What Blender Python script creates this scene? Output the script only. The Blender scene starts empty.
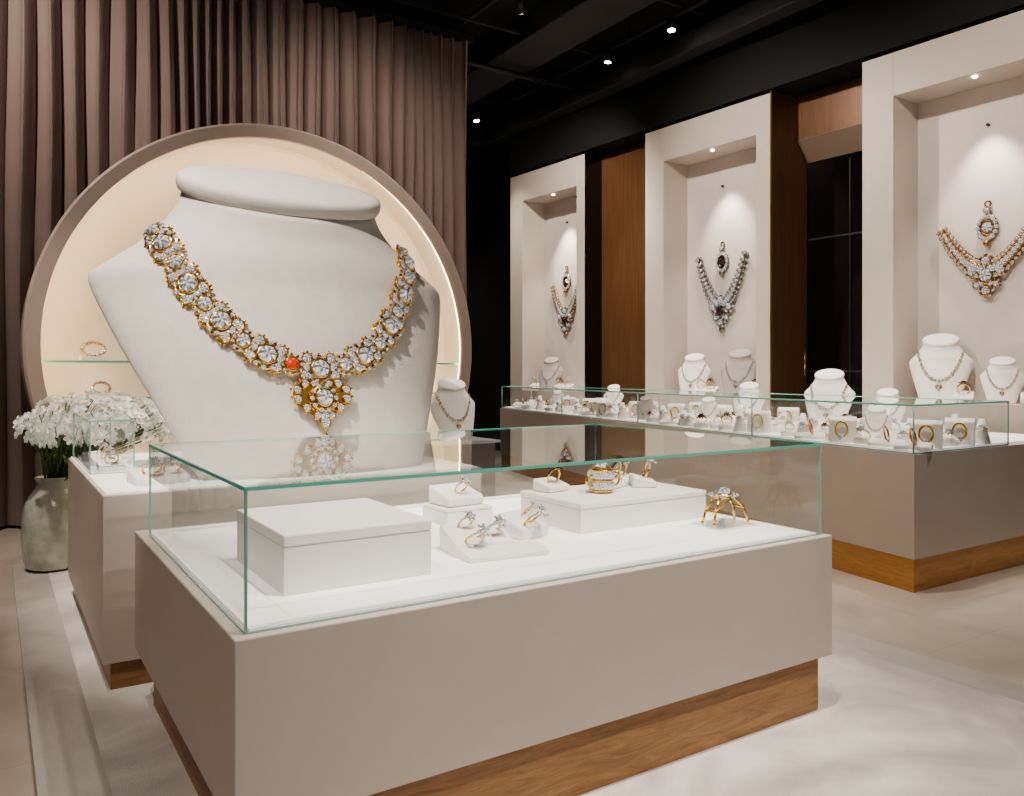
import bpy, bmesh, math, random
from mathutils import Vector, Matrix, Euler
random.seed(7)
C = bpy.context
scene = C.scene
COL = scene.collection
try: scene.view_settings.look = 'AgX - Medium High Contrast'
except Exception: pass

# ------------------------------------------------------------------ materials
def s2l(c):
    return tuple(((v/255)/12.92 if v/255 <= .04045 else ((v/255+.055)/1.055)**2.4) for v in c)
def mat(name, rgb, rough=.5, metal=0., noise=0., nscale=4., bump=0., bscale=80., emit=0., emitc=None, coat=0., stretch=(1,1,1), spec=.5, dist=0.):
    m = bpy.data.materials.new(name); m.use_nodes = True
    nt = m.node_tree; b = nt.nodes['Principled BSDF']
    c = s2l(rgb)
    b.inputs['Base Color'].default_value = (*c, 1)
    b.inputs['Roughness'].default_value = rough
    b.inputs['Metallic'].default_value = metal
    b.inputs['Coat Weight'].default_value = coat
    b.inputs['Specular IOR Level'].default_value = spec
    if emit:
        b.inputs['Emission Color'].default_value = (*(s2l(emitc or rgb)), 1)
        b.inputs['Emission Strength'].default_value = emit
    tc = nt.nodes.new('ShaderNodeTexCoord'); mp = nt.nodes.new('ShaderNodeMapping')
    mp.inputs['Scale'].default_value = stretch
    nt.links.new(tc.outputs['Object'], mp.inputs['Vector'])
    if noise:
        n = nt.nodes.new('ShaderNodeTexNoise'); n.inputs['Scale'].default_value = nscale
        n.inputs['Detail'].default_value = 6; n.inputs['Distortion'].default_value = dist
        nt.links.new(mp.outputs['Vector'], n.inputs['Vector'])
        r = nt.nodes.new('ShaderNodeMapRange')
        r.inputs['From Min'].default_value = .3; r.inputs['From Max'].default_value = .7
        r.inputs['To Min'].default_value = 1-noise; r.inputs['To Max'].default_value = 1+noise
        nt.links.new(n.outputs['Fac'], r.inputs['Value'])
        mx = nt.nodes.new('ShaderNodeVectorMath'); mx.operation = 'MULTIPLY'
        mx.inputs[0].default_value = c
        nt.links.new(r.outputs['Result'], mx.inputs[1])
        nt.links.new(mx.outputs['Vector'], b.inputs['Base Color'])
    if bump:
        n2 = nt.nodes.new('ShaderNodeTexNoise'); n2.inputs['Scale'].default_value = bscale
        n2.inputs['Detail'].default_value = 3
        nt.links.new(mp.outputs['Vector'], n2.inputs['Vector'])
        bp = nt.nodes.new('ShaderNodeBump'); bp.inputs['Strength'].default_value = bump
        bp.inputs['Distance'].default_value = .01
        nt.links.new(n2.outputs['Fac'], bp.inputs['Height'])
        nt.links.new(bp.outputs['Normal'], b.inputs['Normal'])
    return m

def glass_mat(name, tint, boost=1.0):
    m = bpy.data.materials.new(name); m.use_nodes = True
    nt = m.node_tree; nt.nodes.clear()
    o = nt.nodes.new('ShaderNodeOutputMaterial'); mx = nt.nodes.new('ShaderNodeMixShader')
    t = nt.nodes.new('ShaderNodeBsdfTransparent'); g = nt.nodes.new('ShaderNodeBsdfGlossy')
    lw = nt.nodes.new('ShaderNodeLayerWeight'); lw.inputs['Blend'].default_value = .5
    pw = nt.nodes.new('ShaderNodeMath'); pw.operation='POWER'; pw.inputs[1].default_value = 3.3
    nt.links.new(lw.outputs['Facing'], pw.inputs[0])
    ml = nt.nodes.new('ShaderNodeMath'); ml.operation='MULTIPLY_ADD'; ml.inputs[1].default_value=.92*boost; ml.inputs[2].default_value=.04
    nt.links.new(pw.outputs[0], ml.inputs[0])
    t.inputs['Color'].default_value = (*tint, 1)
    g.inputs['Roughness'].default_value = .01
    g.inputs['Color'].default_value = (.95, 1, .98, 1)
    nt.links.new(ml.outputs[0], mx.inputs['Fac'])
    nt.links.new(t.outputs[0], mx.inputs[1]); nt.links.new(g.outputs[0], mx.inputs[2])
    nt.links.new(mx.outputs[0], o.inputs['Surface'])
    return m

def wood_mat(name, a, b_, scale=3., rough=.42, metal=0.):
    m = bpy.data.materials.new(name); m.use_nodes = True
    nt = m.node_tree; b = nt.nodes['Principled BSDF']; b.inputs['Roughness'].default_value = rough
    b.inputs['Metallic'].default_value = metal
    tc = nt.nodes.new('ShaderNodeTexCoord'); mp = nt.nodes.new('ShaderNodeMapping')
    mp.inputs['Scale'].default_value = (1, 1, 9)
    nt.links.new(tc.outputs['Object'], mp.inputs['Vector'])
    n = nt.nodes.new('ShaderNodeTexNoise'); n.inputs['Scale'].default_value = scale; n.inputs['Detail'].default_value = 12
    n.inputs['Roughness'].default_value = .72; n.inputs['Distortion'].default_value = 1.6
    nt.links.new(mp.outputs['Vector'], n.inputs['Vector'])
    cr = nt.nodes.new('ShaderNodeValToRGB')
    cr.color_ramp.elements[0].position = .3; cr.color_ramp.elements[0].color = (*s2l(a), 1)
    cr.color_ramp.elements[1].position = .68; cr.color_ramp.elements[1].color = (*s2l(b_), 1)
    nt.links.new(n.outputs['Fac'], cr.inputs['Fac']); nt.links.new(cr.outputs['Color'], b.inputs['Base Color'])
    return m

def floor_mat():
    m = bpy.data.materials.new('stone_floor'); m.use_nodes = True
    nt = m.node_tree; b = nt.nodes['Principled BSDF']; b.inputs['Roughness'].default_value = .4
    tc = nt.nodes.new('ShaderNodeTexCoord')
    br = nt.nodes.new('ShaderNodeTexBrick'); br.offset = 0.
    br.inputs['Scale'].default_value = 1.; br.inputs['Brick Width'].default_value = 1.2; br.inputs['Row Height'].default_value = 1.2
    br.inputs['Mortar Size'].default_value = .002
    br.inputs['Color1'].default_value = (*s2l((188, 176, 164)), 1); br.inputs['Color2'].default_value = (*s2l((194, 182, 170)), 1)
    br.inputs['Mortar'].default_value = (*s2l((166, 155, 145)), 1)
    nt.links.new(tc.outputs['Object'], br.inputs['Vector'])
    n = nt.nodes.new('ShaderNodeTexNoise'); n.inputs['Scale'].default_value = 1.6; n.inputs['Detail'].default_value = 9; n.inputs['Distortion'].default_value = .8
    nt.links.new(tc.outputs['Object'], n.inputs['Vector'])
    r = nt.nodes.new('ShaderNodeMapRange'); r.inputs['From Min'].default_value = .3; r.inputs['From Max'].default_value = .7
    r.inputs['To Min'].default_value = .8; r.inputs['To Max'].default_value = 1.08
    nt.links.new(n.outputs['Fac'], r.inputs['Value'])
    mx = nt.nodes.new('ShaderNodeVectorMath'); mx.operation = 'MULTIPLY'
    nt.links.new(br.outputs['Color'], mx.inputs[0]); nt.links.new(r.outputs['Result'], mx.inputs[1])
    nt.links.new(mx.outputs['Vector'], b.inputs['Base Color'])
    return m

M = {}
M['cab'] = mat('greige_lacquer', (194, 184, 175), .42, noise=.025, nscale=3)
M['cab_top'] = mat('white_felt_added_glow', (246, 245, 242), .8, emit=.28)  # faint glow added to the felt, standing in for case lighting
M['wood'] = wood_mat('oak_plinth', (128, 92, 58), (178, 138, 96), 3)
M['gold_plinth'] = wood_mat('gilded_oak_plinth', (172, 126, 76), (206, 160, 104), 2.2, .36, .35)
M['glass'] = glass_mat('clear_glass', (.975, .988, .985))
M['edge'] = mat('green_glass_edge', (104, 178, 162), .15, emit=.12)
M['edge_dim'] = mat('clear_glass_edge', (140, 178, 168), .15)
M['ring'] = mat('taupe_niche_frame', (186, 170, 160), .5)
M['cream'] = mat('cream_niche_plaster', (248, 241, 228), .7)
M['suede'] = mat('pale_suede', (205, 199, 193), .92, noise=.035, nscale=14, bump=.4, bscale=240)
M['white'] = mat('white_leatherette', (236, 233, 228), .6)
M['darkbust'] = mat('grey_velvet', (168, 161, 155), .8)
M['gold'] = mat('polished_gold', (242, 196, 110), .15, 1.)
M['rosegold'] = mat('rose_gold', (214, 162, 116), .2, 1.)
M['silver'] = mat('oxidised_silver', (140, 130, 118), .28, 1.)
M['gem'] = mat('diamond', (244, 247, 252), .03, .45, spec=1.)
M['gem_sparkle'] = mat('diamond_painted_sparkle', (178, 186, 200), .03, .7, spec=1.)  # darker copy of the diamond; paints light-and-dark sparkle into alternate facets
M['red'] = mat('carnelian', (206, 66, 28), .15, coat=.5)
M['dark_gem'] = mat('smoky_gem', (60, 45, 40), .1, .3)
M['curtain'] = mat('mauve_drape', (144, 127, 120), .85, noise=.06, nscale=1.5, bump=.1, bscale=300)
M['panel'] = mat('taupe_wall_panel', (196, 185, 175), .5, noise=.02, nscale=2)
M['alcove'] = mat('alcove_linen', (210, 201, 194), .8, noise=.02, nscale=5)
M['bronze'] = mat('brushed_bronze', (106, 76, 53), .34, .3, noise=.16, nscale=5, stretch=(6, 6, .3))
M['black_glass'] = mat('black_glass', (14, 12, 12), .08, coat=.6)
M['black'] = mat('black_paint', (15, 15, 16), .8)
M['blackm'] = mat('black_metal', (40, 40, 44), .5)
M['rug'] = mat('pale_rug', (200, 194, 189), .95, noise=.3, nscale=1.1, bump=.6, bscale=120, dist=2.)
M['rugb'] = mat('rug_border', (180, 173, 167), .95, noise=.14, nscale=2, bump=.6, bscale=120, dist=1.)
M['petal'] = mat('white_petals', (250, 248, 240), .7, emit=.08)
M['leaf'] = mat('leaf_green', (92, 120, 70), .6)
M['vase'] = mat('frosted_green_glass', (200, 203, 192), .15, noise=.2, nscale=9, bump=.7, bscale=18, coat=.5)
M['lamp'] = mat('lamp_glow', (255, 238, 214), .5, emit=30)
M['led'] = mat('led_strip', (255, 228, 190), .5, emit=20)
M['floor'] = floor_mat()

# ------------------------------------------------------------------ helpers
def link(o, parent=None):
    COL.objects.link(o)
    if parent: o.parent = parent
    return o
def empty(name, loc=(0, 0, 0)):
    e = bpy.data.objects.new(name, None); e.location = loc; e.empty_display_size = .1
    COL.objects.link(e); 
    return e
SPARKLE_FACET = 7
def from_bm(name, bm, mats, parent=None, smooth=False, mx=None):
    me = bpy.data.meshes.new(name); 
    bmesh.ops.recalc_face_normals(bm, faces=bm.faces[:])
    if smooth:
        for f in bm.faces: f.smooth = True
    bm.to_mesh(me); bm.free()
    ml = list(mats) if isinstance(mats, (list, tuple)) else [mats]
    if M['gem'] in ml:
        while len(ml) < SPARKLE_FACET: ml.append(M['gem'])
        ml.append(M['gem_sparkle'])
    for m in ml: me.materials.append(m)
    o = bpy.data.objects.new(name, me); link(o)
    if mx is not None: o.matrix_world = mx
    if parent:
        o.parent = parent; o.matrix_parent_inverse = Matrix.Translation(parent.location).inverted()
    return o
def hexa(bm, pts, mi=0, bevel=0., seg=2):
    if bevel:
        tmp = bmesh.new(); hexa(tmp, pts, mi)
        bmesh.ops.bevel(tmp, geom=tmp.edges[:], offset=bevel, segments=seg, profile=.5, affect='EDGES', clamp_overlap=True)
        mp = {v: bm.verts.new(v.co) for v in tmp.verts}
        for f in tmp.faces:
            g = bm.faces.new([mp[v] for v in f.verts]); g.material_index = mi
        tmp.free(); return
    vs = [bm.verts.new(p) for p in pts]
    for idx in ((0, 3, 2, 1), (4, 5, 6, 7), (0, 1, 5, 4), (1, 2, 6, 5), (2, 3, 7, 6), (3, 0, 4, 7)):
        f = bm.faces.new([vs[i] for i in idx]); f.material_index = mi
def bx(bm, x0, x1, y0, y1, z0, z1, mi=0, bevel=0.):
    return hexa(bm, [(x0, y0, z0), (x1, y0, z0), (x1, y1, z0), (x0, y1, z0), (x0, y0, z1), (x1, y0, z1), (x1, y1, z1), (x0, y1, z1)], mi, bevel)
def box(name, x0, x1, y0, y1, z0, z1, m, bevel=0., parent=None):
    bm = bmesh.new(); bx(bm, x0, x1, y0, y1, z0, z1, 0, bevel)
    return from_bm(name, bm, m, parent)
def prism(bm, poly, z0, z1, mi=0):
    lo = [bm.verts.new((p[0], p[1], z0)) for p in poly]; hi = [bm.verts.new((p[0], p[1], z1)) for p in poly]
    n = len(poly)
    fs = [bm.faces.new(lo[::-1]), bm.faces.new(hi)]
    for i in range(n): fs.append(bm.faces.new([lo[i], lo[(i+1) % n], hi[(i+1) % n], hi[i]]))
    for f in fs: f.material_index = mi
def torus(bm, mx, R, r, mi=0, n=24, k=8, sy=1.):
    g = []
    for i in range(n):
        a = 2*math.pi*i/n; row = []
        for j in range(k):
            b = 2*math.pi*j/k
            p = Vector(((R+r*math.cos(b))*math.cos(a), (R+r*math.cos(b))*math.sin(a)*sy, r*math.sin(b)))
            row.append(bm.verts.new(mx @ p))
        g.append(row)
    for i in range(n):
        for j in range(k):
            f = bm.faces.new([g[i][j], g[(i+1) % n][j], g[(i+1) % n][(j+1) % k], g[i][(j+1) % k]])
            f.material_index = mi; f.smooth = True
def gem(bm, mx, r, mi=0, n=8):
    V = lambda q, a, z: bm.verts.new(mx @ Vector((q*r*math.cos(a), q*r*math.sin(a), z*r)))
    A = [2*math.pi*i/n for i in range(n)]; h = math.pi/n
    t = [V(.40, a, .60) for a in A]; m_ = [V(.76, a+h, .42) for a in A]; g = [V(1, a, .0) for a in A]
    b = bm.verts.new(mx @ Vector((0, 0, -.5*r))); c = bm.verts.new(mx @ Vector((0, 0, .52*r)))
    sec = SPARKLE_FACET if mi == 2 else mi
    for i in range(n):
        j = (i+1) % n
        # slightly dished table so its facets catch different reflections; darker facets paint the sparkle
        f = bm.faces.new([t[i], t[j], c]); f.material_index = sec if i % 2 else mi
        for k, q in enumerate(([t[i], m_[i], t[j]], [m_[i], g[i], g[j]], [t[j], m_[i], g[j]], [t[j], g[j], m_[j]], [g[j], g[i], b])):
            f = bm.faces.new(q) if k != 2 else None
            if f is None: continue
            f.material_index = sec if ((k == 0 and i % 2) or (k == 1 and not i % 3)) else mi
        f = bm.faces.new([t[j], m_[i], g[j]]); f.material_index = sec
def ball(bm, c, r, mi=0, s=(1, 1, 1), seg=10, mx=None):
    m4 = Matrix.Translation(c) @ (mx or Matrix.Identity(4)); nv = max(4, seg//2)
    top = bm.verts.new(m4 @ Vector((0, 0, r*s[2]))); bot = bm.verts.new(m4 @ Vector((0, 0, -r*s[2]))); rows = []
    for i in range(1, nv):
        p = math.pi*i/nv
        rows.append([bm.verts.new(m4 @ Vector((r*s[0]*math.sin(p)*math.cos(2*math.pi*j/seg), r*s[1]*math.sin(p)*math.sin(2*math.pi*j/seg), r*s[2]*math.cos(p)))) for j in range(seg)])
    fs = []
    for j in range(seg):
        k = (j+1) % seg
        fs.append(bm.faces.new([top, rows[0][j], rows[0][k]])); fs.append(bm.faces.new([bot, rows[-1][k], rows[-1][j]]))
        for a, b in zip(rows, rows[1:]): fs.append(bm.faces.new([a[j], b[j], b[k], a[k]]))
    for f in fs: f.material_index = mi; f.smooth = True
def cyl(bm, p0, p1, r0, r1=None, mi=0, seg=16, smooth=True):
    r1 = r0 if r1 is None else r1
    p0 = Vector(p0); p1 = Vector(p1); d = p1-p0
    q = d.to_track_quat('Z', 'Y').to_matrix()
    A = [bm.verts.new(p0+q @ Vector((r0*math.cos(2*math.pi*i/seg), r0*math.sin(2*math.pi*i/seg), 0))) for i in range(seg)]
    B = [bm.verts.new(p1+q @ Vector((r1*math.cos(2*math.pi*i/seg), r1*math.sin(2*math.pi*i/seg), 0))) for i in range(seg)]
    for i in range(seg):
        f = bm.faces.new([A[i], A[(i+1) % seg], B[(i+1) % seg], B[i]]); f.material_index = mi; f.smooth = smooth
    f = bm.faces.new(A[::-1]); f.material_index = mi; f = bm.faces.new(B); f.material_index = mi
def lathe(bm, prof, c=(0, 0, 0), seg=32, mi=0):
    rows = []
    for r, z in prof:
        rows.append([bm.verts.new((c[0]+r*math.cos(2*math.pi*i/seg), c[1]+r*math.sin(2*math.pi*i/seg), c[2]+z)) for i in range(seg)])
    for a, b in zip(rows, rows[1:]):
        for i in range(seg):
            f = bm.faces.new([a[i], a[(i+1) % seg], b[(i+1) % seg], b[i]]); f.smooth = True; f.material_index = mi
def frame_mx(p, n, up=Vector((0, 0, 1))):
    n = Vector(n).normalized(); x = up.cross(n)
    if x.length < 1e-4: x = Vector((1, 0, 0))
    x.normalize(); y = n.cross(x)
    m = Matrix((x, y, n)).transposed().to_4x4(); m.translation = Vector(p)
    return m
def interp(xs, ys, x):
    if x <= xs[0]: return ys[0]
    for i in range(len(xs)-1):
        if x <= xs[i+1]:
            t = (x-xs[i])/(xs[i+1]-xs[i])
            m0 = (ys[i+1]-ys[i-1])/(xs[i+1]-xs[i-1])*(xs[i+1]-xs[i]) if i > 0 else ys[i+1]-ys[i]
            m1 = (ys[i+2]-ys[i])/(xs[i+2]-xs[i])*(xs[i+1]-xs[i]) if i+2 < len(xs) else ys[i+1]-ys[i]
            return (2*t**3-3*t*t+1)*ys[i]+(t**3-2*t*t+t)*m0+(-2*t**3+3*t*t)*ys[i+1]+(t**3-t*t)*m1
    return ys[-1]

# ------------------------------------------------------------------ room shell
CEIL = 6.1
def WX(Y): return 7.9-.0588*(Y-3.6)
box('floor', -3.2, 10, -3, 15.2, -.1, 0, M['floor'])
box('ceiling', -3.2, 10, -3, 15.2, CEIL, CEIL+.1, M['black'])
box('wall_left', -3.2, -3, -3, 15.2, 0, CEIL, M['ring'])
box('wall_back', -3, 5.25, 9.25, 9.4, 0, CEIL, M['black'])
box('wall_far', -3, 10, 15.0, 15.2, 0, CEIL, M['black'])
def whexa(bm, Y0, Y1, d0, d1, z0, z1, mi=0, bevel=0.):
    a = [(WX(Y0)+d0, Y0), (WX(Y0)+d1, Y0), (WX(Y1)+d1, Y1), (WX(Y1)+d0, Y1)]
    hexa(bm, [(x, y, z0) for x, y in a]+[(x, y, z1) for x, y in a], mi, bevel)
bm = bmesh.new(); whexa(bm, -3, 15, .8, .95, 0, CEIL); whexa(bm, 2.9, 11.6, .0, .8, 4.85, CEIL)
from_bm('wall_right', bm, M['black'])

# ceiling tracks, beams, ducts
bm = bmesh.new()
bx(bm, 6.97, 7.03, 1.5, 13, 5.82, 5.86); bx(bm, 5.0, 5.04, 2, 14, 5.9, 5.94)
for y in (7.0, 8.7, 10.0, 11.2, 12.0): bx(bm, 3.5, 9, y, y+.05, 5.88, 5.93)
for y in (2, 5, 8, 11): bx(bm, 6.99, 7.01, y, y+.02, 5.86, CEIL)
cyl(bm, (4.3, 9.5, 5.7), (7.2, 9.5, 5.7), .04, .04)
from_bm('ceiling_lighting_track', bm, M['blackm'])
bm = bmesh.new(); bx(bm, 5.8, 6.5, 3, 14.5, 5.8, 6.09, 0, .02); bx(bm, 5.3, 9.0, 12.2, 12.9, 5.5, 5.9, 0, .02)
bx(bm, 7.3, 7.55, 3, 14.5, 5.5, 5.75, 0, .02)
from_bm('ceiling_duct', bm, mat('duct_dark', (44, 44, 48), .6))

def spotlight(name, loc, target, power, size=60, blend=.6, color=(1, .9, .78), rad=.06, fixture=True):
    loc = Vector(loc); target = Vector(target); d = (target-loc).normalized()
    e = empty(name, loc)
    L = bpy.data.lights.new(name+'_light', 'SPOT'); L.energy = power; L.spot_size = math.radians(size); L.spot_blend = blend
    L.color = color; L.shadow_soft_size = rad
    o = bpy.data.objects.new('bulb', L); COL.objects.link(o)
    o.rotation_euler = d.to_track_quat('-Z', 'Y').to_euler(); o.parent = e; o.location = d*.13
    if fixture:
        bm = bmesh.new(); cyl(bm, loc-d*.1, loc+d*.07, .055, .055, 0)
        cyl(bm, loc+Vector((0, 0, .03)), loc+Vector((0, 0, .14)), .015, .015, 0)
        cyl(bm, loc+d*.07, loc+d*.075, .045, .045, 1)
        from_bm('housing', bm, [M['blackm'], M['lamp']], e)
    return e

# ------------------------------------------------------------------ drapes
bm = bmesh.new(); cols = []; x = -2.95; ph = 0; rows = 14
N = 700
for i in range(N+1):
    x = -2.95+(5.22+2.95)*i/N
    ph += (5.22+2.95)/N*2*math.pi/(.19+.05*math.sin(x*2.3)+.03*math.sin(x*5.1+1))
    col = []
    for j in range(rows+1):
        z = .03+5.72*j/rows
        amp = .085+.02*math.sin(x*3.7)+.012*math.sin(z*1.7+x*4)
        col.append(bm.verts.new((x+.02*math.sin(2*ph+.4)+.012*math.sin(z*1.3+x*6), 9.05+amp*math.sin(ph+.25*math.sin(z*.9+x))+.012*math.sin(2*ph), z)))
    cols.append(col)
for a, b in zip(cols, cols[1:]):
    for j in range(rows): bm.faces.new([a[j], b[j], b[j+1], a[j+1]])
from_bm('curtain', bm, M['curtain'], smooth=True)
box('curtain_rail', -2.95, 5.24, 9.0, 9.1, 5.76, 5.84, M['blackm'])

# ------------------------------------------------------------------ rug
e = empty('rug')
box('rug_field', .36, 3.88, .9, 7.0, 0.001, .022, M['rug'], 0, e)
bm = bmesh.new()
for a in ((.14, .36, .7, 7.2), (3.88, 4.1, .7, 7.2), (.36, 3.88, .7, .9), (.36, 3.88, 7.0, 7.2)): bx(bm, *a, .001, .019)
from_bm('rug_edge', bm, M['rugb'], e)

# ------------------------------------------------------------------ glass box builder
def glass_case(parent, x0, x1, y0, y1, z0, z1, t=.01, edge='edge'):
    bm = bmesh.new()
    for a in ((x0, x1, y0, y0), (x0, x1, y1, y1)):
        v = [bm.verts.new(p) for p in ((a[0], a[2], z0), (a[1], a[2], z0), (a[1], a[2], z1-t), (a[0], a[2], z1-t))]; bm.faces.new(v)
    for xx in (x0, x1):
        v = [bm.verts.new(p) for p in ((xx, y0, z0), (xx, y1, z0), (xx, y1, z1-t), (xx, y0, z1-t))]; bm.faces.new(v)
    v = [bm.verts.new(p) for p in ((x0, y0, z1), (x1, y0, z1), (x1, y1, z1), (x0, y1, z1))]; bm.faces.new(v)
    from_bm('glass_panes', bm, M['glass'], parent)
    bm = bmesh.new(); h = .0045
    bx(bm, x0-.005, x1+.005, y0-.006, y0, z1-t, z1+.001); bx(bm, x0-.005, x1+.005, y1, y1+.006, z1-t, z1+.001)
    bx(bm, x0-.006, x0, y0, y1, z1-t, z1+.001); bx(bm, x1, x1+.006, y0, y1, z1-t, z1+.001)
    from_bm('glass_top_edge', bm, M[edge], parent)
    bm = bmesh.new()
    for xx in (x0, x1):
        for yy in (y0, y1): bx(bm, xx-h, xx+h*.6, yy-h, yy+h*.6, z0, z1-t)
    for yy in (y0, y1): bx(bm, x0, x1, yy-.004, yy+.002, z0, z0+.005)
    for xx in (x0, x1): bx(bm, xx-.004, xx+.002, y0, y1, z0, z0+.005)
    from_bm('glass_edges', bm, M['edge_dim'], parent)

# ------------------------------------------------------------------ front display case
e = empty('jewelry_display_case', (1.82, 3.05, 0))
box('plinth', .61, 3.045, 2.235, 3.87, .022, .262, M['wood'], 0, e)
box('cabinet_body', .545, 3.097, 2.2, 3.96, .262, .786, M['cab'], .005, e)
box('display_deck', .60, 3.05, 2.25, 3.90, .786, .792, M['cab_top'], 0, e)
glass_case(e, .585, 3.06, 2.235, 3.80, .786, 1.186)

def rbox(name, x0, x1, y0, y1, z0, z1, m=None, rot=0, bevel=.006):
    cx, cy = (x0+x1)/2, (y0+y1)/2; w, d, h = x1-x0, y1-y0, z1-z0
    bm = bmesh.new(); bx(bm, -w/2+.002, w/2-.002, -d/2+.002, d/2-.002, 0, h*.8-.002, 0, bevel*.4)
    bx(bm, -w/2, w/2, -d/2, d/2, h*.8, h, 0, bevel); bx(bm, -w/2+.006, w/2-.006, -d/2+.006, d/2-.006, h*.7, h*.9, 0)
    return from_bm(name, bm, m or M['white'], mx=Matrix.Translation((cx, cy, z0)) @ Matrix.Rotation(rot, 4, 'Z'))
Z = .793
rbox('display_riser', .775, 1.30, 2.52, 3.10, Z, .985)
rbox('display_riser', 2.157, 2.93, 2.78, 3.26, Z, .925)
rbox('display_riser', 1.75, 2.0, 3.25, 3.5, Z, .87)

def ring_bm(bm, c, R, axis_rot=0., tilt=0., gold=1, g=2, lean=0.):
    c = Vector(c)
    m4 = Matrix.Translation(c) @ Matrix.Rotation(axis_rot, 4, 'Z') @ Matrix.Rotation(tilt, 4, 'X') @ Matrix.Translation((0, 0, R*1.1)) @ Matrix.Rotation(math.pi/2, 4, 'X')
    torus(bm, m4, R, R*.12, gold, 20, 6)
    m5 = m4 @ Matrix.Translation((0, R*1.28, 0)) @ Matrix.Rotation(-math.pi/2, 4, 'X')
    gem(bm, m5, R*.5, g)
    torus(bm, m5, R*.48, R*.07, gold, 14, 5)
    for k in range(6):
        a = k*math.pi/3
        gem(bm, m5 @ Matrix.Translation((R*.66*math.cos(a), R*.66*math.sin(a), -.05*R)), R*.2, g, 6)
    for s in (-1, 1):
        for q in (.55, .85, 1.12):
            mm = m4 @ Matrix.Rotation(s*q, 4, 'Z') @ Matrix.Translation((0, R*1.1, 0)) @ Matrix.Rotation(-math.pi/2, 4, 'X')
            gem(bm, mm, R*.17, g, 6)
def cushion(bm, c, w, d, h, rot=0., mi=0, slope=.5):
    c = Vector(c); m4 = Matrix.Translation(c) @ Matrix.Rotation(rot, 4, 'Z')
    pts = [(-w/2, -d/2, 0), (w/2, -d/2, 0), (w/2, d/2, 0), (-w/2, d/2, 0), (-w/2, -d/2, h*slope), (w/2, -d/2, h*slope), (w/2, d/2, h), (-w/2, d/2, h)]
    hexa(bm, [m4 @ Vector(p) for p in pts], mi, min(w, d, h)*.14)
MR = [M['white'], M['gold'], M['gem'], M['dark_gem'], M['rosegold']]
bm = bmesh.new()
cushion(bm, (1.62, 2.76, Z), .25, .2, .10, -.15)
cushion(bm, (1.66, 2.62, Z), .34, .12, .04, -.1)
ring_bm(bm, (1.56, 2.72, Z+.05), .040, .3, 1.0); ring_bm(bm, (1.67, 2.76, Z+.06), .040, .2, .9)
ring_bm(bm, (1.60, 2.84, Z+.08), .033, .1, .8)
from_bm('ring_tray', bm, MR)
bm = bmesh.new(); cushion(bm, (1.93, 2.90, Z), .17, .17, .10, .3); ring_bm(bm, (1.92, 2.86, Z+.055), .045, .5, .9); ring_bm(bm, (1.96, 2.94, Z+.085), .03, .5, .9)
from_bm('ring_cushion', bm, MR)
bm = bmesh.new(); cushion(bm, (1.87, 3.38, .871), .2, .18, .09, .1); ring_bm(bm, (1.87, 3.36, .925), .035, .2, .7)
from_bm('ring_cushion', bm, MR)
# cuff bracelet standing on the riser
RZ = .926
bm = bmesh.new()
cc = Vector((2.45, 3.0, RZ))
for k, zz in enumerate((.012, .06, .108)): torus(bm, Matrix.Translation(cc+Vector((0, 0, zz))), .052, .007, 1, 28, 8)
for k in range(14):
    a = k*2*math.pi/14
    for zz in (.035, .085):
        p = cc+Vector((.053*math.cos(a), .053*math.sin(a), zz))
        gem(bm, frame_mx(p, (math.cos(a), math.sin(a), 0)), .021, 2, 8)
    cyl(bm, cc+Vector((.052*math.cos(a+.2), .052*math.sin(a+.2), .012)), cc+Vector((.052*math.cos(a+.2), .052*math.sin(a+.2), .108)), .004, .004, 1, 6)
torus(bm, Matrix.Translation(cc+Vector((.075, -.01, .06))) @ Matrix.Rotation(math.pi/2, 4, 'X'), .03, .006, 1)
torus(bm, Matrix.Translation(cc+Vector((-.07, -.01, .06))) @ Matrix.Rotation(math.pi/2, 4, 'X'), .026, .006, 1)
gem(bm, Matrix.Translation(cc+Vector((0, 0, .125))), .035, 2); torus(bm, Matrix.Translation(cc+Vector((0, 0, .118))), .035, .006, 1)
from_bm('cuff_bracelet', bm, MR)
for i, (x, y, r, s) in enumerate(((2.62, 3.12, .4, .05), (2.76, 3.05, 1.0, .045), (2.28, 3.17, .2, .04), (2.72, 3.19, .1, .04))):
    bm = bmesh.new(); cushion(bm, (x, y, RZ), .14, .12, .06, r); ring_bm(bm, (x, y, RZ+.03), s, r, .35, 1, 2 if i % 2 else 3)
    from_bm('ring_cushion', bm, MR)
# gold ring on acrylic plate
bm = bmesh.new()
bx(bm, 2.72, 2.98, 2.50, 2.70, Z, Z+.008, 5)
rc = Vector((2.85, 2.6, Z+.008))
for dx in (-.03, .03):
    a = [rc+Vector((-.10, dx*1.2, 0)), rc+Vector((-.085, dx, .06)), rc+Vector((-.045, dx*.6, .12)), rc+Vector((.045, dx*.6, .12)), rc+Vector((.10, dx, .07)), rc+Vector((.12, dx*1.4, 0))]
    for p, q in zip(a, a[1:]): cyl(bm, p, q, .006, .006, 1, 8)
    for p in a: ball(bm, p if p.z > rc.z+.01 else p+Vector((0, 0, .008)), .0075, 1)
for p in ((-.045, .12), (.045, .12), (-.085, .06), (.1, .07)): cyl(bm, rc+Vector((p[0], -.025, p[1])), rc+Vector((p[0], .025, p[1])), .005, .005, 1)
cyl(bm, rc+Vector((-.085, -.02, .06)), rc+Vector((.045, -.02, .12)), .004, .004, 1, 8)
gem(bm, Matrix.Translation(rc+Vector((.0, 0, .14))), .04, 2); torus(bm, Matrix.Translation(rc+Vector((.0, 0, .135))), .041, .007, 1)
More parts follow.
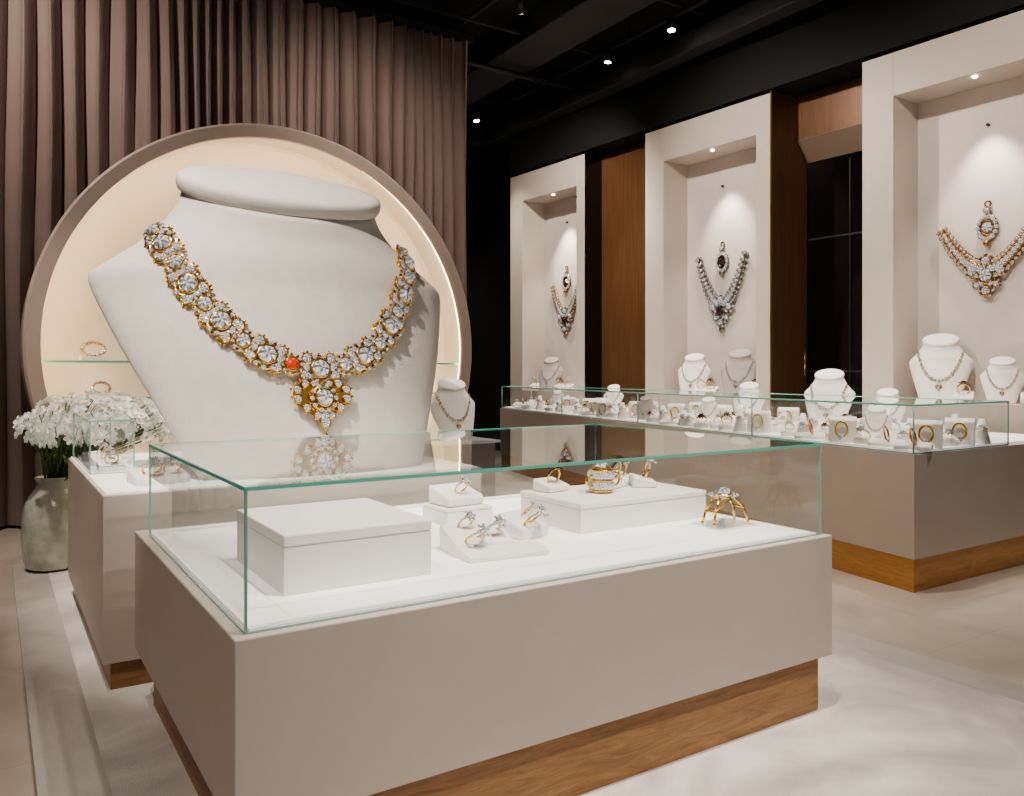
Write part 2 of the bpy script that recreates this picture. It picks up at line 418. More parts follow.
for k in range(8): gem(bm, Matrix.Translation(rc+Vector((.055*math.cos(k*.785), .055*math.sin(k*.785), .13))), .016, 2, 6)
from_bm('gold_open_ring', bm, MR+[M['glass']])

# ------------------------------------------------------------------ rear display case (bust pedestal)
e = empty('bust_display_case', (1.45, 5.1, 0))
box('plinth', .47, 2.42, 4.16, 6.06, .022, .15, M['wood'], 0, e)
box('cabinet_body', .436, 2.46, 4.13, 6.1, .15, .93, M['cab'], .005, e)
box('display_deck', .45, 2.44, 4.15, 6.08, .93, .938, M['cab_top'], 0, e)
glass_case(e, .46, .68, 4.95, 6.0, .938, 1.235, edge='edge_dim')
bm = bmesh.new()
for k, (x, y) in enumerate(((.58, 5.1), (.58, 5.4), (.57, 5.7))):
    cushion(bm, (x, y, .939), .14, .12, .06, .3*k); ring_bm(bm, (x, y, .975), .035, .5*k, .6)
from_bm('ring_assortment', bm, MR)
bm = bmesh.new(); cushion(bm, (.72, 4.42, .939), .26, .2, .07, .1); ring_bm(bm, (.68, 4.42, .98), .045, .1, .8); ring_bm(bm, (.78, 4.44, .98), .04, .1, .8)
from_bm('ring_cushion', bm, MR)

# ------------------------------------------------------------------ busts
BZ = [0, .35, .65, .95, 1.07, 1.12, 1.19, 1.28, 1.37, 1.46, 1.55, 1.64]
BW = [.64, .80, .94, 1.06, 1.095, 1.08, .99, .87, .765, .68, .62, .59]
BF = [.16, .24, .34, .41, .43, .43, .41, .39, .37, .35, .34, .33]
BB = [.14, .14, .13, .12, .11, .11, .15, .21, .26, .3, .31, .31]
BC = [-.64, -.45, -.27, -.08, -.01, 0, 0, 0, 0, 0, 0, 0]
def bexp(z): return .7 if z < 1.0 else max(.5, .7-(z-1.0)*.45)
def bfront(x, z):
    w = interp(BZ, BW, z); u = min(.995, abs(x)/w)
    return interp(BZ, BC, z)-interp(BZ, BF, z)*(1-u*u)**bexp(z)
def tiltz(y, z):
    s = max(0, min(1, (z-1.22)/.38)); return s*y*.5
def bust_mesh(name, nz=46, na=72, m=None):
    bm = bmesh.new(); rows = []
    for i in range(nz+1):
        z = 1.64*i/nz; w = interp(BZ, BW, z); bf = interp(BZ, BF, z); bb = interp(BZ, BB, z); ex = bexp(z); c = interp(BZ, BC, z); row = []
        for j in range(na):
            a = 2*math.pi*j/na; x = w*math.cos(a); s = math.sin(a)
            y = -bf*(abs(s)**(2*ex)) if s > 0 else bb*(abs(s)**.8)
            row.append(bm.verts.new((x, y+c, z+tiltz(y, z))))
        rows.append(row)
    for a, b in zip(rows, rows[1:]):
        for j in range(na): bm.faces.new([a[j], a[(j+1) % na], b[(j+1) % na], b[j]])
    bm.faces.new(rows[0][::-1]); bm.faces.new(rows[-1])
    hexa(bm, [(-.25, .35, 0), (.25, .35, 0), (.25, .42, 0), (-.25, .42, 0), (-.2, .02, 1.15), (.2, .02, 1.15), (.2, .12, 1.2), (-.2, .12, 1.2)])
    m4 = Matrix.Translation((0, 0, 1.675)) @ Matrix.Rotation(math.atan(.5), 4, 'X')
    prof = [(.93, -.045), (.985, -.035), (1.0, -.01), (1.0, .025), (.985, .045), (.95, .058), (.85, .068), (.5, .075), (.1, .077)]
    rr = [[bm.verts.new(m4 @ Vector((.635*r*math.cos(2*math.pi*j/na), .38*r*math.sin(2*math.pi*j/na), z))) for j in range(na)] for r, z in prof]
    for a, b in zip(rr, rr[1:]):
        for j in range(na): bm.faces.new([a[j], a[(j+1) % na], b[(j+1) % na], b[j]])
    bm.faces.new(rr[0][::-1]); bm.faces.new(rr[-1])
    for f in bm.faces: f.smooth = len(f.verts) == 4
    bmesh.ops.recalc_face_normals(bm, faces=bm.faces[:])
    me = bpy.data.meshes.new(name); bm.to_mesh(me); bm.free(); me.materials.append(m or M['suede'])
    return me
NK = [(0, .57), (.2, .61), (.39, .72), (.56, .92), (.68, 1.14), (.745, 1.33), (.76, 1.41)]
def neck_curve(step):
    dense = []; K = list(range(len(NK)))
    for i in range(len(NK)-1):
        for k in range(20):
            t = i+k/20; dense.append((interp(K, [p[0] for p in NK], t), interp(K, [p[1] for p in NK], t)))
    dense.append(NK[-1])
    P3 = [Vector((x, bfront(x, z), z)) for x, z in dense]
    for p in P3: p.z += tiltz(p.y, p.z)
    acc = 0; out = [(P3[0], dense[0])]
    for i in range(1, len(P3)):
        acc += (P3[i]-P3[i-1]).length
        if acc >= step: out.append((P3[i], dense[i])); acc -= step
    return out
def bnormal(x, z):
    h = .01
    px = Vector((2*h, bfront(x+h, z)-bfront(x-h, z), 0)); pz = Vector((0, bfront(x, z+h)-bfront(x, z-h), 2*h))
    n = px.cross(pz); n.normalize()
    if n.y > 0: n = -n
    if abs(x) > .6: n = (n+Vector((math.copysign(.3, x), -.4, .1))).normalized()
    return n
def bead(bm, m4, r, gi=2, rich=True):
    gem(bm, m4 @ Matrix.Translation((0, 0, r*.22)), r*.62, gi, 8)
    torus(bm, m4 @ Matrix.Translation((0, 0, r*.18)), r*.62, r*.085, 1, 20, 6)
    if rich:   # prongs
        for k in range(4):
            q = m4 @ Matrix.Rotation(k*math.pi/2+.4, 4, 'Z'); cyl(bm, q @ Vector((r*.66, 0, 0)), q @ Vector((r*.52, 0, r*.42)), r*.055, r*.04, 1, 6)
    n = 10 if rich else 6
    for k in range(n):
        a = 2*math.pi*k/n
        mm = m4 @ Matrix.Rotation(a, 4, 'Z') @ Matrix.Translation((r*.9, 0, r*.06))
        gem(bm, mm, r*(.2 if rich else .25), 2, 6)
        if rich:
            mm2 = m4 @ Matrix.Rotation(a+math.pi/n, 4, 'Z') @ Matrix.Translation((r*1.08, 0, 0))
            ball(bm, mm2.translation, r*.1, 1, seg=6)
    torus(bm, m4 @ Matrix.Translation((0, 0, -r*.04)), r*.9, r*.17, 1, 20, 6)
def heart(a): return math.sin(a)**3, (13*math.cos(a)-5*math.cos(2*a)-2*math.cos(3*a)-math.cos(4*a))/16
def necklace_on_bust(name, mxw, step=.145, r=.076, mats=None, rich=True, pendant=True, red=True, parent=None):
    bm = bmesh.new(); cur = neck_curve(step)
    for s in (-1, 1):
        for i, (p, (x, z)) in enumerate(cur):
            if i == 0 and s == 1: continue
            P = Vector((p.x*s, p.y, p.z)); n = bnormal(x, z); n.x *= s
            gi = 3 if (red and s == -1 and i == 1) else 2
            rr = r*(1.08 if i % 2 == 0 else .82)
            if gi == 3: rr = r*.8
            bead(bm, frame_mx(P+n*r*.35, n), rr, gi, rich)
            if rich and i > 0:
                q, _ = cur[i-1]; mid = (p+q)/2; mid = Vector((mid.x*s, mid.y, mid.z)); t = Vector(((p-q).x*s, (p-q).y, (p-q).z)).normalized()
                side = n.cross(t)
                for k in (-1, 1):
                    c = mid+side*k*r*.66+n*r*.42
                    gem(bm, frame_mx(c, n), r*.36, 2, 8); torus(bm, frame_mx(c, n), r*.37, r*.08, 1, 14, 5)
                    for w_ in (-.32, .32):
                        ball(bm, mid+side*k*r*1.06+t*w_*r+n*r*.3, r*.11, 1, seg=8)
                    ball(bm, mid+side*k*r*1.18+n*r*.3, r*.12, 1, seg=8)
                    cyl(bm, mid+side*k*r*1.1+n*r*.2, mid+n*r*.2, r*.08, r*.08, 1, 6)
                gem(bm, frame_mx(mid+n*r*.5, n), r*.26, 2, 8)
    if pendant:
        zc = .39; n = bnormal(0, zc); base = Vector((0, bfront(0, zc), zc))+n*r*.5; m4 = frame_mx(base, n)
        R = r*1.5
        bead(bm, m4 @ Matrix.Translation((0, r*.18, r*.2)), R*.66, 2, rich)
        gem(bm, m4 @ Matrix.Translation((0, -R*.68, r*.1)), r*.30, 2, 8)
        for k in range(18):
            hx, hy = heart(2*math.pi*k/18)
            mm = m4 @ Matrix.Translation((R*1.28*hx, R*1.12*hy+r*.1, 0))
            gem(bm, mm @ Matrix.Translation((0, 0, r*.12)), r*.27, 2, 8); torus(bm, mm @ Matrix.Translation((0, 0, r*.05)), r*.28, r*.075, 1, 12, 5)
        for k in range(26):
            hx, hy = heart(2*math.pi*k/26)
            ball(bm, (m4 @ Matrix.Translation((R*1.56*hx, R*1.4*hy+r*.1, -r*.1))).translation, r*.12, 1, seg=8)
        ball(bm, (m4 @ Matrix.Translation((0, -R*1.66, -r*.1))).translation, r*.16, 1, seg=8)
        f = bm.faces.new([bm.verts.new(m4 @ Vector((R*1.46*heart(2*math.pi*k/32)[0], R*1.3*heart(2*math.pi*k/32)[1]+r*.1, -r*.1))) for k in range(32)]); f.material_index = 1
    o = from_bm(name, bm, mats or [M['white'], M['gold'], M['gem'], M['red']], mx=mxw)
    if parent is not None:
        o.parent = parent; o.matrix_basis = Matrix.Identity(4)
    return o
big = bust_mesh('necklace_bust_mesh')
BM = Matrix.Translation((1.55, 5.03, .939))
o = bpy.data.objects.new('necklace_display_bust', big); COL.objects.link(o); o.matrix_world = BM
necklace_on_bust('diamond_necklace', BM)

white_b = bust_mesh('small_bust_mesh', 30, 40, M['white']); dark_b = bust_mesh('small_dark_bust_mesh', 30, 40, M['darkbust'])
def small_bust(x, y, z, h, rot=0., dark=False, neck=True):
    s = h/1.85
    mx = Matrix.Translation((x, y, z)) @ Matrix.Rotation(rot, 4, 'Z') @ Matrix.Diagonal((s*.72, s*.8, s, 1))
    o = bpy.data.objects.new('small_necklace_bust', dark_b if dark else white_b); COL.objects.link(o); o.matrix_world = mx
    if neck: necklace_on_bust('necklace', Matrix.Identity(4), step=.12, r=.055, rich=False, red=False, mats=[M['white'], M['gold'] if not dark else M['silver'], M['gem'], M['red']], parent=o)
    return o
e = empty('display_pedestal', (3.25, 5.9, 0))
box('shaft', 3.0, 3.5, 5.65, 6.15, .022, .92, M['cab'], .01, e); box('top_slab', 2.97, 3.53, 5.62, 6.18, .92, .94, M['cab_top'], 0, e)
small_bust(3.25, 5.95, .941, .50, -.1)

# ------------------------------------------------------------------ circular niche
NC = (2.27, 1.7325); RO = 2.055; RI = 1.93; RW = 1.99; Y0 = 7.45; Y1 = 8.0
e = empty('round_display_niche', (2.27, 7.5, 0))
def arc_pts(r, n=120, zmin=.0):
    a0 = math.asin(max(-1, (zmin-NC[1])/r)); return [(NC[0]+r*math.cos(a), NC[1]+r*math.sin(a)) for a in [a0+(math.pi-2*a0)*i/n for i in range(n+1)]]
def strip(bm, A, ya, B, yb, mi=0):
    va = [bm.verts.new((x, ya, z)) for x, z in A]; vb = [bm.verts.new((x, yb, z)) for x, z in B]
    for i in range(len(A)-1):
        f = bm.faces.new([va[i], va[i+1], vb[i+1], vb[i]]); f.material_index = mi; f.smooth = True
bm = bmesh.new()
strip(bm, arc_pts(RO), Y0+.02, arc_pts(RO), Y1+.06); strip(bm, arc_pts(RO), Y0+.02, arc_pts(RO-.02), Y0)
strip(bm, arc_pts(RO-.02), Y0, arc_pts(RI), Y0); strip(bm, arc_pts(RI), Y0, arc_pts(RI), Y0+.05)
strip(bm, arc_pts(RI), Y0+.05, arc_pts(RW), Y0+.05)
from_bm('frame', bm, M['ring'], e)
bm = bmesh.new(); strip(bm, arc_pts(RW), Y0+.05, arc_pts(RW), Y1-.03); strip(bm, arc_pts(RW), Y1-.03, arc_pts(RW-.03), Y1)
v = [bm.verts.new((x, Y1, z)) for x, z in arc_pts(RW-.03)]; bm.faces.new(v)
v = [bm.verts.new((x, Y1+.06, z)) for x, z in arc_pts(RO)]; bm.faces.new(v)
from_bm('niche_shell', bm, M['cream'], e)
bm = bmesh.new()
A = arc_pts(RW-.035, 120, .1)
for (xa, za), (xb, zb) in zip(A, A[1:]): cyl(bm, (xa, Y0+.08, za), (xb, Y0+.08, zb), .012, .012, 0, 6)
from_bm('led_strip', bm, M['led'], e)
for nm, zz in (('shelf_upper', 1.58), ('shelf_lower', 1.27)):
    hw = math.sqrt(RW**2-(zz-NC[1])**2)-.01
    bm = bmesh.new(); bx(bm, NC[0]-hw, NC[0]+hw, Y0+.12, Y1-.01, zz, zz+.012)
    from_bm(nm, bm, M['glass'], e)
    bm = bmesh.new(); bx(bm, NC[0]-hw, NC[0]+hw, Y0+.112, Y0+.12, zz-.002, zz+.016)
    from_bm(nm+'_edge', bm, M['edge'], e)
def bracelet(x, y, z, s=1.):
    bm = bmesh.new(); cushion(bm, (x, y, z), .2*s, .16*s, .05*s, 0, 0, .7)
    m4 = Matrix.Translation((x, y, z+.1*s)) @ Matrix.Rotation(1.15, 4, 'X')
    torus(bm, m4, .085*s, .018*s, 1, 30, 8, .75)
    for k in range(16):
        a = 2*math.pi*k/16; gem(bm, frame_mx(m4 @ Vector((.085*s*math.cos(a), .064*s*math.sin(a), .012*s)), (0, -.9, .4)), .016*s, 2, 6)
    return from_bm('bracelet_on_cushion', bm, MR)
bracelet(.74, 7.72, 1.593); bracelet(.80, 7.72, 1.283, .8)

# ------------------------------------------------------------------ vase with flowers
vx, vy = .41, 7.0
bm = bmesh.new()
lathe(bm, [(.001, .0), (.15, .0), (.19, .02), (.21, .10), (.22, .24), (.217, .38), (.20, .48), (.17, .55), (.13, .60), (.118, .64), (.138, .69), (.13, .69), (.11, .64), (.11, .60), (.001, .59)], (vx, vy, 0.023), 36)
e = empty('flower_vase', (vx, vy, 0)); from_bm('vase', bm, M['vase'], e)
bm = bmesh.new()
cen = Vector((.70, 6.84, 1.09))
for i in range(380):
    a = random.uniform(0, 2*math.pi); ph = math.acos(random.uniform(-.45, 1)); rr = random.uniform(.6, 1.)
    d = Vector((math.sin(ph)*math.cos(a), math.sin(ph)*math.sin(a), math.cos(ph)))
    p = cen+Vector((d.x*.54*rr, d.y*.45*rr, d.z*.26*rr))
    root = Vector((vx+random.uniform(-.05, .05), vy+random.uniform(-.05, .05), .62))
    mid = root.lerp(p, .5)+Vector((0, 0, .06))
    if i % 2 == 0: cyl(bm, root, mid, .004, .004, 1, 5); cyl(bm, mid, p, .004, .003, 1, 5)
    q = frame_mx(p, d+Vector((random.uniform(-.5, .5), random.uniform(-.5, .5), random.uniform(-.2, .5))))
    s = random.uniform(.036, .056)
    for layer, (tl, sc) in enumerate(((-.35, 1.), (-.9, .7))):
        for k in range(6):
            m4 = q @ Matrix.Rotation(k*math.pi/3+layer*.5, 4, 'Z') @ Matrix.Rotation(tl, 4, 'Y')
            vs = [bm.verts.new(m4 @ (Vector(v)*sc)) for v in ((0, 0, 0), (.45*s, -.36*s, .0), (.9*s, -.26*s, .06*s), (1.08*s, 0, -.02*s), (.9*s, .26*s, .06*s), (.45*s, .36*s, .0))]
            f = bm.faces.new(vs); f.material_index = 0
    ball(bm, q @ Vector((0, 0, .2*s)), .13*s, 2, seg=6)
    if i % 6 == 0:
        m4 = frame_mx(mid, d+Vector((0, 0, .6))) @ Matrix.Rotation(random.uniform(0, 6), 4, 'Z')
        vs = [bm.verts.new(m4 @ Vector(v)) for v in ((0, 0, 0), (.07, -.018, .02), (.16, 0, 0), (.07, .018, .02))]
        f = bm.faces.new(vs); f.material_index = 1
from_bm('white_flowers', bm, [M['petal'], M['leaf'], mat('stamen', (224, 214, 150), .6)], e)

# ------------------------------------------------------------------ right wall alcoves
SILL = 1.2
def alcove(Ya, Yb):
    c = ((WX(Ya)), (Ya+Yb)/2, 0); e = empty('wall_display_alcove', c)
    lj = .34; rj = .20; top = 4.8; op = 4.35
    bm = bmesh.new()
    whexa(bm, Yb-lj, Yb, 0, .7, 0, top, 0, .004); whexa(bm, Ya, Ya+rj, 0, .7, 0, top, 0, .004)
    whexa(bm, Ya+rj, Yb-lj, 0, .7, op, top, 0, .004)
    from_bm('frame', bm, M['panel'], e)
    bm = bmesh.new(); whexa(bm, Ya+rj, Yb-lj, 0, .7, 0, SILL, 0, .004); from_bm('sill', bm, M['panel'], e)
    bm = bmesh.new(); whexa(bm, Ya+rj, Yb-lj, .45, .7, SILL, op); from_bm('back_panel', bm, M['alcove'], e)
    bm = bmesh.new(); yy = (Ya+rj+Yb-lj)/2
    cyl(bm, (WX(yy)+.1, yy, op-.012), (WX(yy)+.1, yy, op), .02, .02, 0)
    from_bm('downlight_trim', bm, M['lamp'], e)
    return e
ALC = [(3.15, 5.185), (6.337, 8.37), (9.62, 11.53)]
for a in ALC: alcove(*a)
for (a, b), pw in zip(ALC, (120, 130, 160)):
    ym = (a+.2+b-.34)/2
    spotlight('alcove_downlight', (WX(ym)+.12, ym, 4.32), (WX(ym)+.36, ym, 2.6), pw, 70, .8, (1, .91, .82), .03, False)

def recess(Ya, Yb, left_m, back_m, depth, hdr=None):
    e = empty('bronze_recess', (WX(Ya), (Ya+Yb)/2, 0))
    bm = bmesh.new(); whexa(bm, Yb-.025, Yb-.002, -.01, depth, 0, 4.82); from_bm('side_panel', bm, left_m, e)
    bm = bmesh.new(); whexa(bm, Ya+.002, Yb-.025, depth, depth+.04, 0, 4.82); from_bm('rear_panel', bm, back_m, e)
    if hdr:
        bm = bmesh.new(); whexa(bm, Ya+.002, Yb-.025, depth-.2, depth, 4.3, 4.82); from_bm('header', bm, hdr, e)
        bm = bmesh.new(); hexa(bm, [(WX(Ya)+depth-.2, Ya+.002, 4.295), (WX(Ya)+depth, Ya+.002, 4.05), (WX(Yb)+depth, Yb-.03, 4.05), (WX(Yb)+depth-.2, Yb-.03, 4.295),
                                    (WX(Ya)+depth-.2, Ya+.002, 4.3), (WX(Ya)+depth, Ya+.002, 4.3), (WX(Yb)+depth, Yb-.03, 4.3), (WX(Yb)+depth-.2, Yb-.03, 4.3)])
        from_bm('sloped_reflection_wedge', bm, mat('reflection_taupe', (120, 104, 90), .5), e)  # pale wedge added to imitate the light shape reflected in the dark glass
        bm = bmesh.new()
        for yy in (Ya+.2, Ya+.55): whexa(bm, yy, yy+.012, depth-.012, depth+.001, 1.0, 4.0)
        for zz in (1.5, 3.1): whexa(bm, Ya+.01, Yb-.03, depth-.012, depth+.001, zz, zz+.02)
        from_bm('mullion', bm, M['blackm'], e)
    return e
recess(5.187, 6.335, M['bronze'], M['black_glass'], .645, M['bronze'])
recess(8.372, 9.618, M['black_glass'], M['bronze'], .30)
bm = bmesh.new(); cyl(bm, (WX(6.3)+.55, 6.27, 1.45), (WX(6.3)+.55, 6.27, 1.75), .012, .012, 0)
from_bm('brass_door_handle', bm, M['gold'])

# wall mounted necklaces
def wall_necklace(Yc, z_top, z_bot, half, depth, metal, gi=2, pend_z=None):
    bm = bmesh.new()
    n = Vector((-1, -.0588, 0)).normalized()
    def P(dy, z, off=.04): return Vector((WX(Yc+dy)+depth-off, Yc+dy, z))
    H = z_top-z_bot; N = 13
    for s in (-1, 1):
        prev = None
        for i in range(N+1):
            t = i/N; dy = s*half*t**.85; z = z_bot+.32*H+.68*H*t**1.6
            r = .062*(1-.4*t)
            tx = Vector((s*half*.85*max(t, .08)**-.15, .68*H*1.6*max(t, .02)**.6)).normalized(); pn = Vector((-tx.y, tx.x))
            for k in (-1, 0, 1):
                q = P(dy+pn.x*k*r*1.15, z+pn.y*k*r*1.15, .045+(.01 if k == 0 else 0)); rr = r*(.85 if k == 0 else .5)
                m4 = frame_mx(q, n); gem(bm, m4, rr*.8, 2, 8); torus(bm, m4, rr*.85, rr*.26, 1, 12, 5)
            if prev: cyl(bm, prev, P(dy, z, .02), r*.9, r*.9, 1, 8)
            prev = P(dy, z, .02)
    zc = z_bot+.24*H
    bead(bm, frame_mx(P(0, zc, .05), n), .10, gi, False); bead(bm, frame_mx(P(0, zc-.15, .05), n), .07, 2, False); bead(bm, frame_mx(P(0, zc+.14, .05), n), .07, 2, False)
    for s in (-1, 1): bead(bm, frame_mx(P(s*.13, zc+.05, .05), n), .07, 2, False); bead(bm, frame_mx(P(s*.09, zc-.09, .045), n), .045, 2, False)
    ball(bm, P(0, z_bot-.02), .035, 1, (1, 1, 1.5), 10)
    from_bm('wall_mounted_necklace', bm, [M['white'], metal, M['gem'], M['dark_gem']])
    bm = bmesh.new(); pz = pend_z
    for R in (.085, .06): torus(bm, frame_mx(P(0, pz, .02), n), R, .018, 1, 24, 8, 1.3)
    for k in range(14):
        a = 2*math.pi*k/14; gem(bm, frame_mx(P(.085*math.cos(a), pz+.11*math.sin(a), .04), n), .024, 2, 6)
    gem(bm, frame_mx(P(0, pz, .03), n), .055, gi, 8)
    bead(bm, frame_mx(P(0, pz+.17, .035), n), .04, 2, False); torus(bm, frame_mx(P(0, pz+.235, .02), n), .028, .009, 1); ball(bm, P(0, pz-.155), .035, 1)
    from_bm('wall_mounted_pendant', bm, [M['white'], metal, M['gem'], M['dark_gem']])
    bm = bmesh.new(); cyl(bm, P(0, 3.95, 0), P(0, 3.95, .03), .015, .015, 0)
    from_bm('wall_hook', bm, M['blackm'])
dgold = mat('antique_gold', (170, 132, 84), .25, 1.)
wall_necklace(4.14, 2.95, 2.30, .43, .45, dgold, 2, 2.93)
wall_necklace(7.41, 3.02, 2.08, .38, .45, M['silver'], 3, 2.95)
wall_necklace(10.58, 2.92, 2.17, .33, .45, dgold, 3, 2.97)

# ------------------------------------------------------------------ long counter
P0 = Vector((5.245, 3.096)); P1 = Vector((6.67, 10.64)); P2 = Vector((7.6, 3.096)); P3 = Vector((7.4, 10.64))
dirf = (P1-P0).normalized(); nf = Vector((dirf.y, -dirf.x))
def inset(k, w0=None, w1=None):
    b0 = P2 if w0 is None else Vector((P0.x+w0, P0.y)); b1 = P3 if w1 is None else Vector((P1.x+w1, P1.y))
    return [P0+nf*k+Vector((0, k)), b0+Vector((-k, k)), b1+Vector((-k, -k)), P1+nf*k+Vector((0, -k))]
e = empty('long_jewelry_counter', (6.3, 6.8, 0))
bm = bmesh.new(); prism(bm, inset(.015), 0.001, .23); from_bm('plinth', bm, M['gold_plinth'], e)
bm = bmesh.new(); prism(bm, inset(0), .23, .94); from_bm('cabinet_body', bm, M['cab'], e)
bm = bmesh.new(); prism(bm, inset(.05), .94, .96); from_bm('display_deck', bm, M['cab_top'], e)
G = inset(.02, 1.32, .6); GT = 1.277
bm = bmesh.new()
for i in range(4):
    a, b = G[i], G[(i+1) % 4]
    v = [bm.verts.new(p) for p in ((a.x, a.y, .94), (b.x, b.y, .94), (b.x, b.y, GT-.01), (a.x, a.y, GT-.01))]; bm.faces.new(v)
v = [bm.verts.new((p.x, p.y, GT)) for p in G]; bm.faces.new(v)
div = [.22, .47, .72]
for t in div:
    a = G[0].lerp(G[3], t); b = G[1].lerp(G[2], t)
    v = [bm.verts.new(p) for p in ((a.x, a.y, .96), (b.x, b.y, .96), (b.x, b.y, GT-.01), (a.x, a.y, GT-.01))]; bm.faces.new(v)
from_bm('glass_panes', bm, M['glass'], e)
bm = bmesh.new()
for i in range(4):
    a, b = G[i], G[(i+1) % 4]; cyl(bm, (a.x, a.y, GT-.004), (b.x, b.y, GT-.004), .007, .007, 0, 8)
from_bm('glass_top_edge', bm, M['edge'], e)
bm = bmesh.new()
for p in G+[G[0].lerp(G[3], t) for t in div]: cyl(bm, (p.x, p.y, .94), (p.x, p.y, GT-.01), .006, .006, 0, 8)
for i in range(4):
    a, b = G[i], G[(i+1) % 4]; cyl(bm, (a.x, a.y, .945), (b.x, b.y, .945), .005, .005, 0, 8)
from_bm('glass_edges', bm, M['edge_dim'], e)

def cpos(t, w):
    p = P0.lerp(P1, t); return p.x+w, p.y
bm = bmesh.new(); A = -1.15
t = .018
while t < .975:
    for w in (.15, .36, .58, .82, 1.05):
        wmax = 1.32-.72*t-.12
        if w > wmax: continue
        x, y = cpos(t+random.uniform(-.008, .008), w+random.uniform(-.04, .04)); k = random.random()
        if min(abs(t-d) for d in div) < .012: continue
        if any((x-bx_)**2+(y-by_)**2 < .2**2 for bx_, by_ in ((cpos(.085, .45)), (cpos(.5, .3)), cpos(.8, .3), cpos(.36, .4))): continue
        if k < .5:
            s = random.uniform(.12, .2); r = random.uniform(-.6, .6)+A
            cushion(bm, (x, y, .961), s, s*.9, s*.6, r); ring_bm(bm, (x, y, .961+s*.3), random.uniform(.03, .048), r, random.uniform(.3, .9), random.choice((1, 1, 4)), random.choice((2, 2, 2, 3)))
        elif k < .78:
            h = random.uniform(.12, .22); cyl(bm, (x, y, .961), (x, y, .961+h), .065, .02, 0, 14); torus(bm, Matrix.Translation((x, y, .96+h*.6)), .038, .007, 1)
            gem(bm, frame_mx((x-.04, y-.02, .96+h*.65), (-1, -.4, .4)), .028, 2)
        elif k < .92:
            cushion(bm, (x, y, .961), .2, .05, .2, A, 0, .85); m5 = frame_mx((x-.045, y-.02, 1.06), (-.9, -.4, .1))
            torus(bm, m5, .045, .007, 1, 20, 6, 1.3); gem(bm, m5 @ Matrix.Translation((0, -.06, .01)), .025, 2)
        else:
            cushion(bm, (x, y, .961), .24, .12, .05, A)
            torus(bm, Matrix.Translation((x, y, 1.05)) @ Matrix.Rotation(1.3, 4, 'X') @ Matrix.Rotation(.8, 4, 'Y'), .055, .008, 4)
    t += .024
from_bm('jewelry_assortment', bm, MR)
x, y = cpos(.085, .45); small_bust(x, y, .962, .27, A)
x, y = cpos(.36, .40); small_bust(x, y, .962, .28, A)
x, y = cpos(.5, .3); small_bust(x, y, .962, .26, A, True)
x, y = cpos(.8, .3); small_bust(x, y, .962, .28, A)
small_bust(6.92, 4.95, .962, .56, A)
small_bust(7.05, 4.42, .962, .38, A)
small_bust(7.10, 6.10, .962, .42, A)
small_bust(7.25, 8.6, .962, .36, A)
small_bust(WX(4.48)+.25, 4.50, SILL+.001, .68, A)
small_bust(WX(4.0)+.25, 3.92, SILL+.001, .44, A)
small_bust(WX(7.0)+.25, 6.98, SILL+.001, .58, A, True)
small_bust(WX(7.7)+.25, 7.72, SILL+.001, .54, A)
small_bust(WX(10.7)+.25, 10.75, SILL+.001, .54, A, True)
for grp in (((4.22, 0), (3.62, 1)), ((7.35, 2), (7.5, 3), (6.65, 4)), ((10.2, 5), (10.4, 6), (11.05, 7))):
    bm = bmesh.new()
    for yy, kk in grp:
        x = WX(yy)+.14; cushion(bm, (x, yy, SILL+.001), .18, .14, .12, A); ring_bm(bm, (x, yy, SILL+.07), .055, A, .2, 1, 2 if kk % 2 else 3)
    from_bm('ring_assortment', bm, MR)

# ------------------------------------------------------------------ distant shelving unit in the dark zone
e = empty('far_display_cabinet', (7.0, 14.4, 0))
box('carcass', 6.2, 7.6, 14.55, 14.9, 0.001, 4.2, mat('far_cabinet_wood', (92, 74, 62), .6), 0, e)
for k, zz in enumerate((1.2, 1.9, 2.6, 3.3)): box('shelf_%d' % k, 6.25, 7.55, 14.2, 14.55, zz, zz+.04, M['panel'], 0, e)
for xx in (6.2, 7.56): box('side', xx, xx+.04, 14.2, 14.55, 0.001, 4.2, M['panel'], 0, e)
bm = bmesh.new()
for k in range(18):
    xx = 6.4+(k % 6)*.19; zz = (1.24, 1.94, 2.64)[k % 3]; lathe(bm, [(.001, 0), (.05, 0), (.06, .1), (.03, .2), (.035, .26), (.001, .27)], (xx, 14.35, zz), 12, 0)
from_bm('bottles', bm, [M['rosegold']], e)
e = empty('wooden_bench', (6.2, 12.6, 0))
box('seat', 5.6, 6.9, 12.3, 12.8, .38, .45, M['wood'], .01, e); 
for i, xx in enumerate((5.7, 6.7)): box('leg_%d' % i, xx, xx+.08, 12.35, 12.75, 0.001, .38, M['blackm'], 0, e)

# ------------------------------------------------------------------ lights
WARM = (1, .90, .80)
spotlight('track_or_added_spotlight', (1.9, 1.7, 5.85), (1.9, 2.9, .8), 950, 40, .8, WARM)
spotlight('track_or_added_spotlight', (-.5, 3.2, 5.85), (1.5, 4.8, 1.7), 1400, 42, .6, WARM, .03)
spotlight('track_or_added_spotlight', (3.0, -.3, 5.85), (1.9, 2.0, .4), 850, 52, .9, WARM)  # unseen fill added behind the camera to lighten the front case
spotlight('track_or_added_spotlight', (-1.2, 1.5, 5.85), (.4, 3.3, .4), 450, 62, .9, WARM)
spotlight('track_or_added_spotlight', (4.5, 1.8, 5.85), (4.8, 2.6, 0), 430, 70, .9, WARM)
spotlight('track_or_added_spotlight', (7.0, 4.2, 5.75), (6.4, 4.4, .9), 500, 55, .8, WARM)
spotlight('track_or_added_spotlight', (7.0, 7.22, 5.75), (6.6, 6.8, .9), 540, 60, .8, WARM)
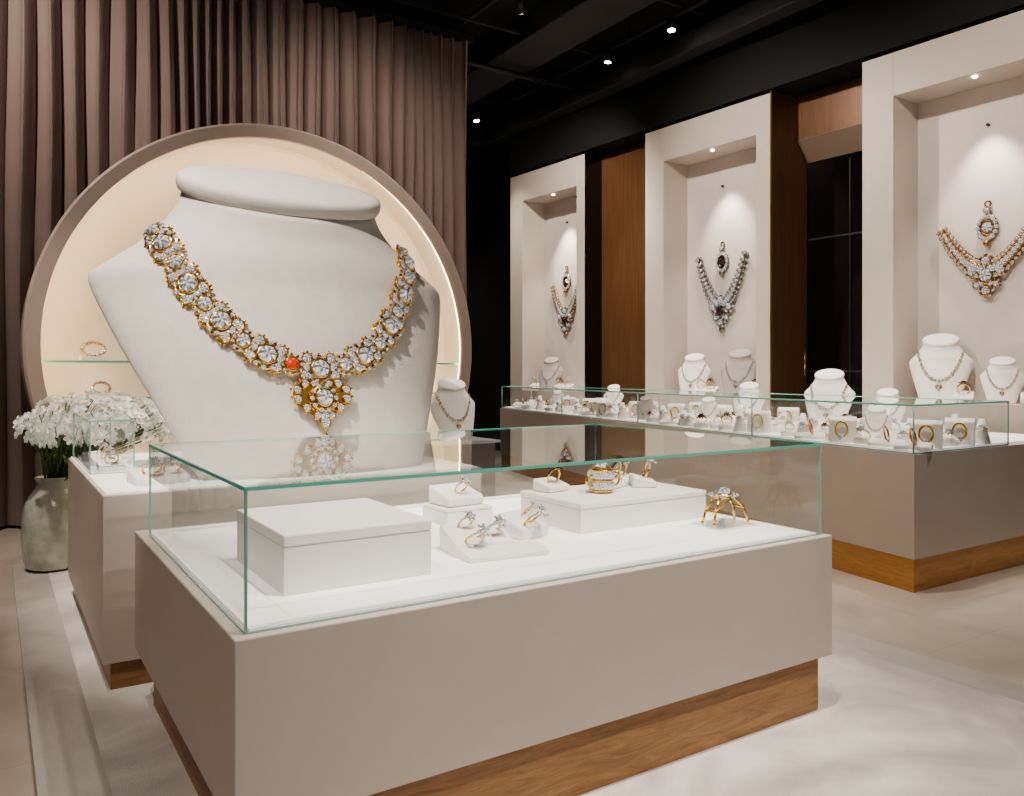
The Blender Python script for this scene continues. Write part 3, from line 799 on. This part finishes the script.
spotlight('track_or_added_spotlight', (7.0, 8.42, 5.75), (6.8, 9.0, .9), 540, 60, .8, WARM)
spotlight('track_or_added_spotlight', (6.8, 11.6, 5.75), (6.8, 10.6, .9), 350, 65, .8, WARM)
spotlight('track_or_added_spotlight', (4.0, 3.6, 5.85), (5.6, 4.6, .6), 520, 70, .8, WARM)
spotlight('track_or_added_spotlight', (4.3, 6.5, 5.85), (7.9, 6.5, 2.8), 600, 85, .9, WARM)
spotlight('track_or_added_spotlight', (5.3, 8.0, 5.85), (7.6, 10.3, 3.0), 700, 80, .9, WARM)  # added spot, brightens the far alcove and its frame
spotlight('track_or_added_spotlight', (4.3, 3.2, 5.85), (7.9, 4.0, 2.8), 460, 80, .9, WARM)
spotlight('track_or_added_spotlight', (-.6, 5.2, 5.85), (.4, 7.0, .7), 560, 40, .9, WARM)  # unseen spot added to brighten the vase and flowers
spotlight('track_or_added_spotlight', (-1.0, 6.6, 5.85), (.6, 9.0, 3.4), 400, 100, .9, WARM)  # unseen spot added to lift the curtain's left part
spotlight('track_or_added_spotlight', (3.6, 6.2, 5.85), (3.6, 9.0, 3.2), 240, 90, .9, WARM)  # unseen spot added to lift the curtain's right part
spotlight('track_or_added_spotlight', (3.6, 4.9, 5.85), (3.25, 5.85, 1.1), 420, 26, .8, WARM)  # unseen spot added to light the pedestal bust out of the shadow
spotlight('track_or_added_spotlight', (6.2, 13.2, 5.85), (7.0, 14.4, 2.0), 260, 70, .9, WARM)

w = bpy.data.worlds.new('World'); scene.world = w; w.use_nodes = True
w.node_tree.nodes['Background'].inputs['Color'].default_value = (1, .95, .9, 1)
w.node_tree.nodes['Background'].inputs['Strength'].default_value = .22

# ------------------------------------------------------------------ camera
cam = bpy.data.cameras.new('Camera'); co = bpy.data.objects.new('Camera', cam); COL.objects.link(co)
co.location = (0, 0, 1.5); co.rotation_euler = (math.radians(90), 0, math.radians(-32.93))
cam.sensor_width = 36; cam.lens = 36*806/1024; cam.shift_y = -26/1024; cam.clip_start = .05
scene.camera = co
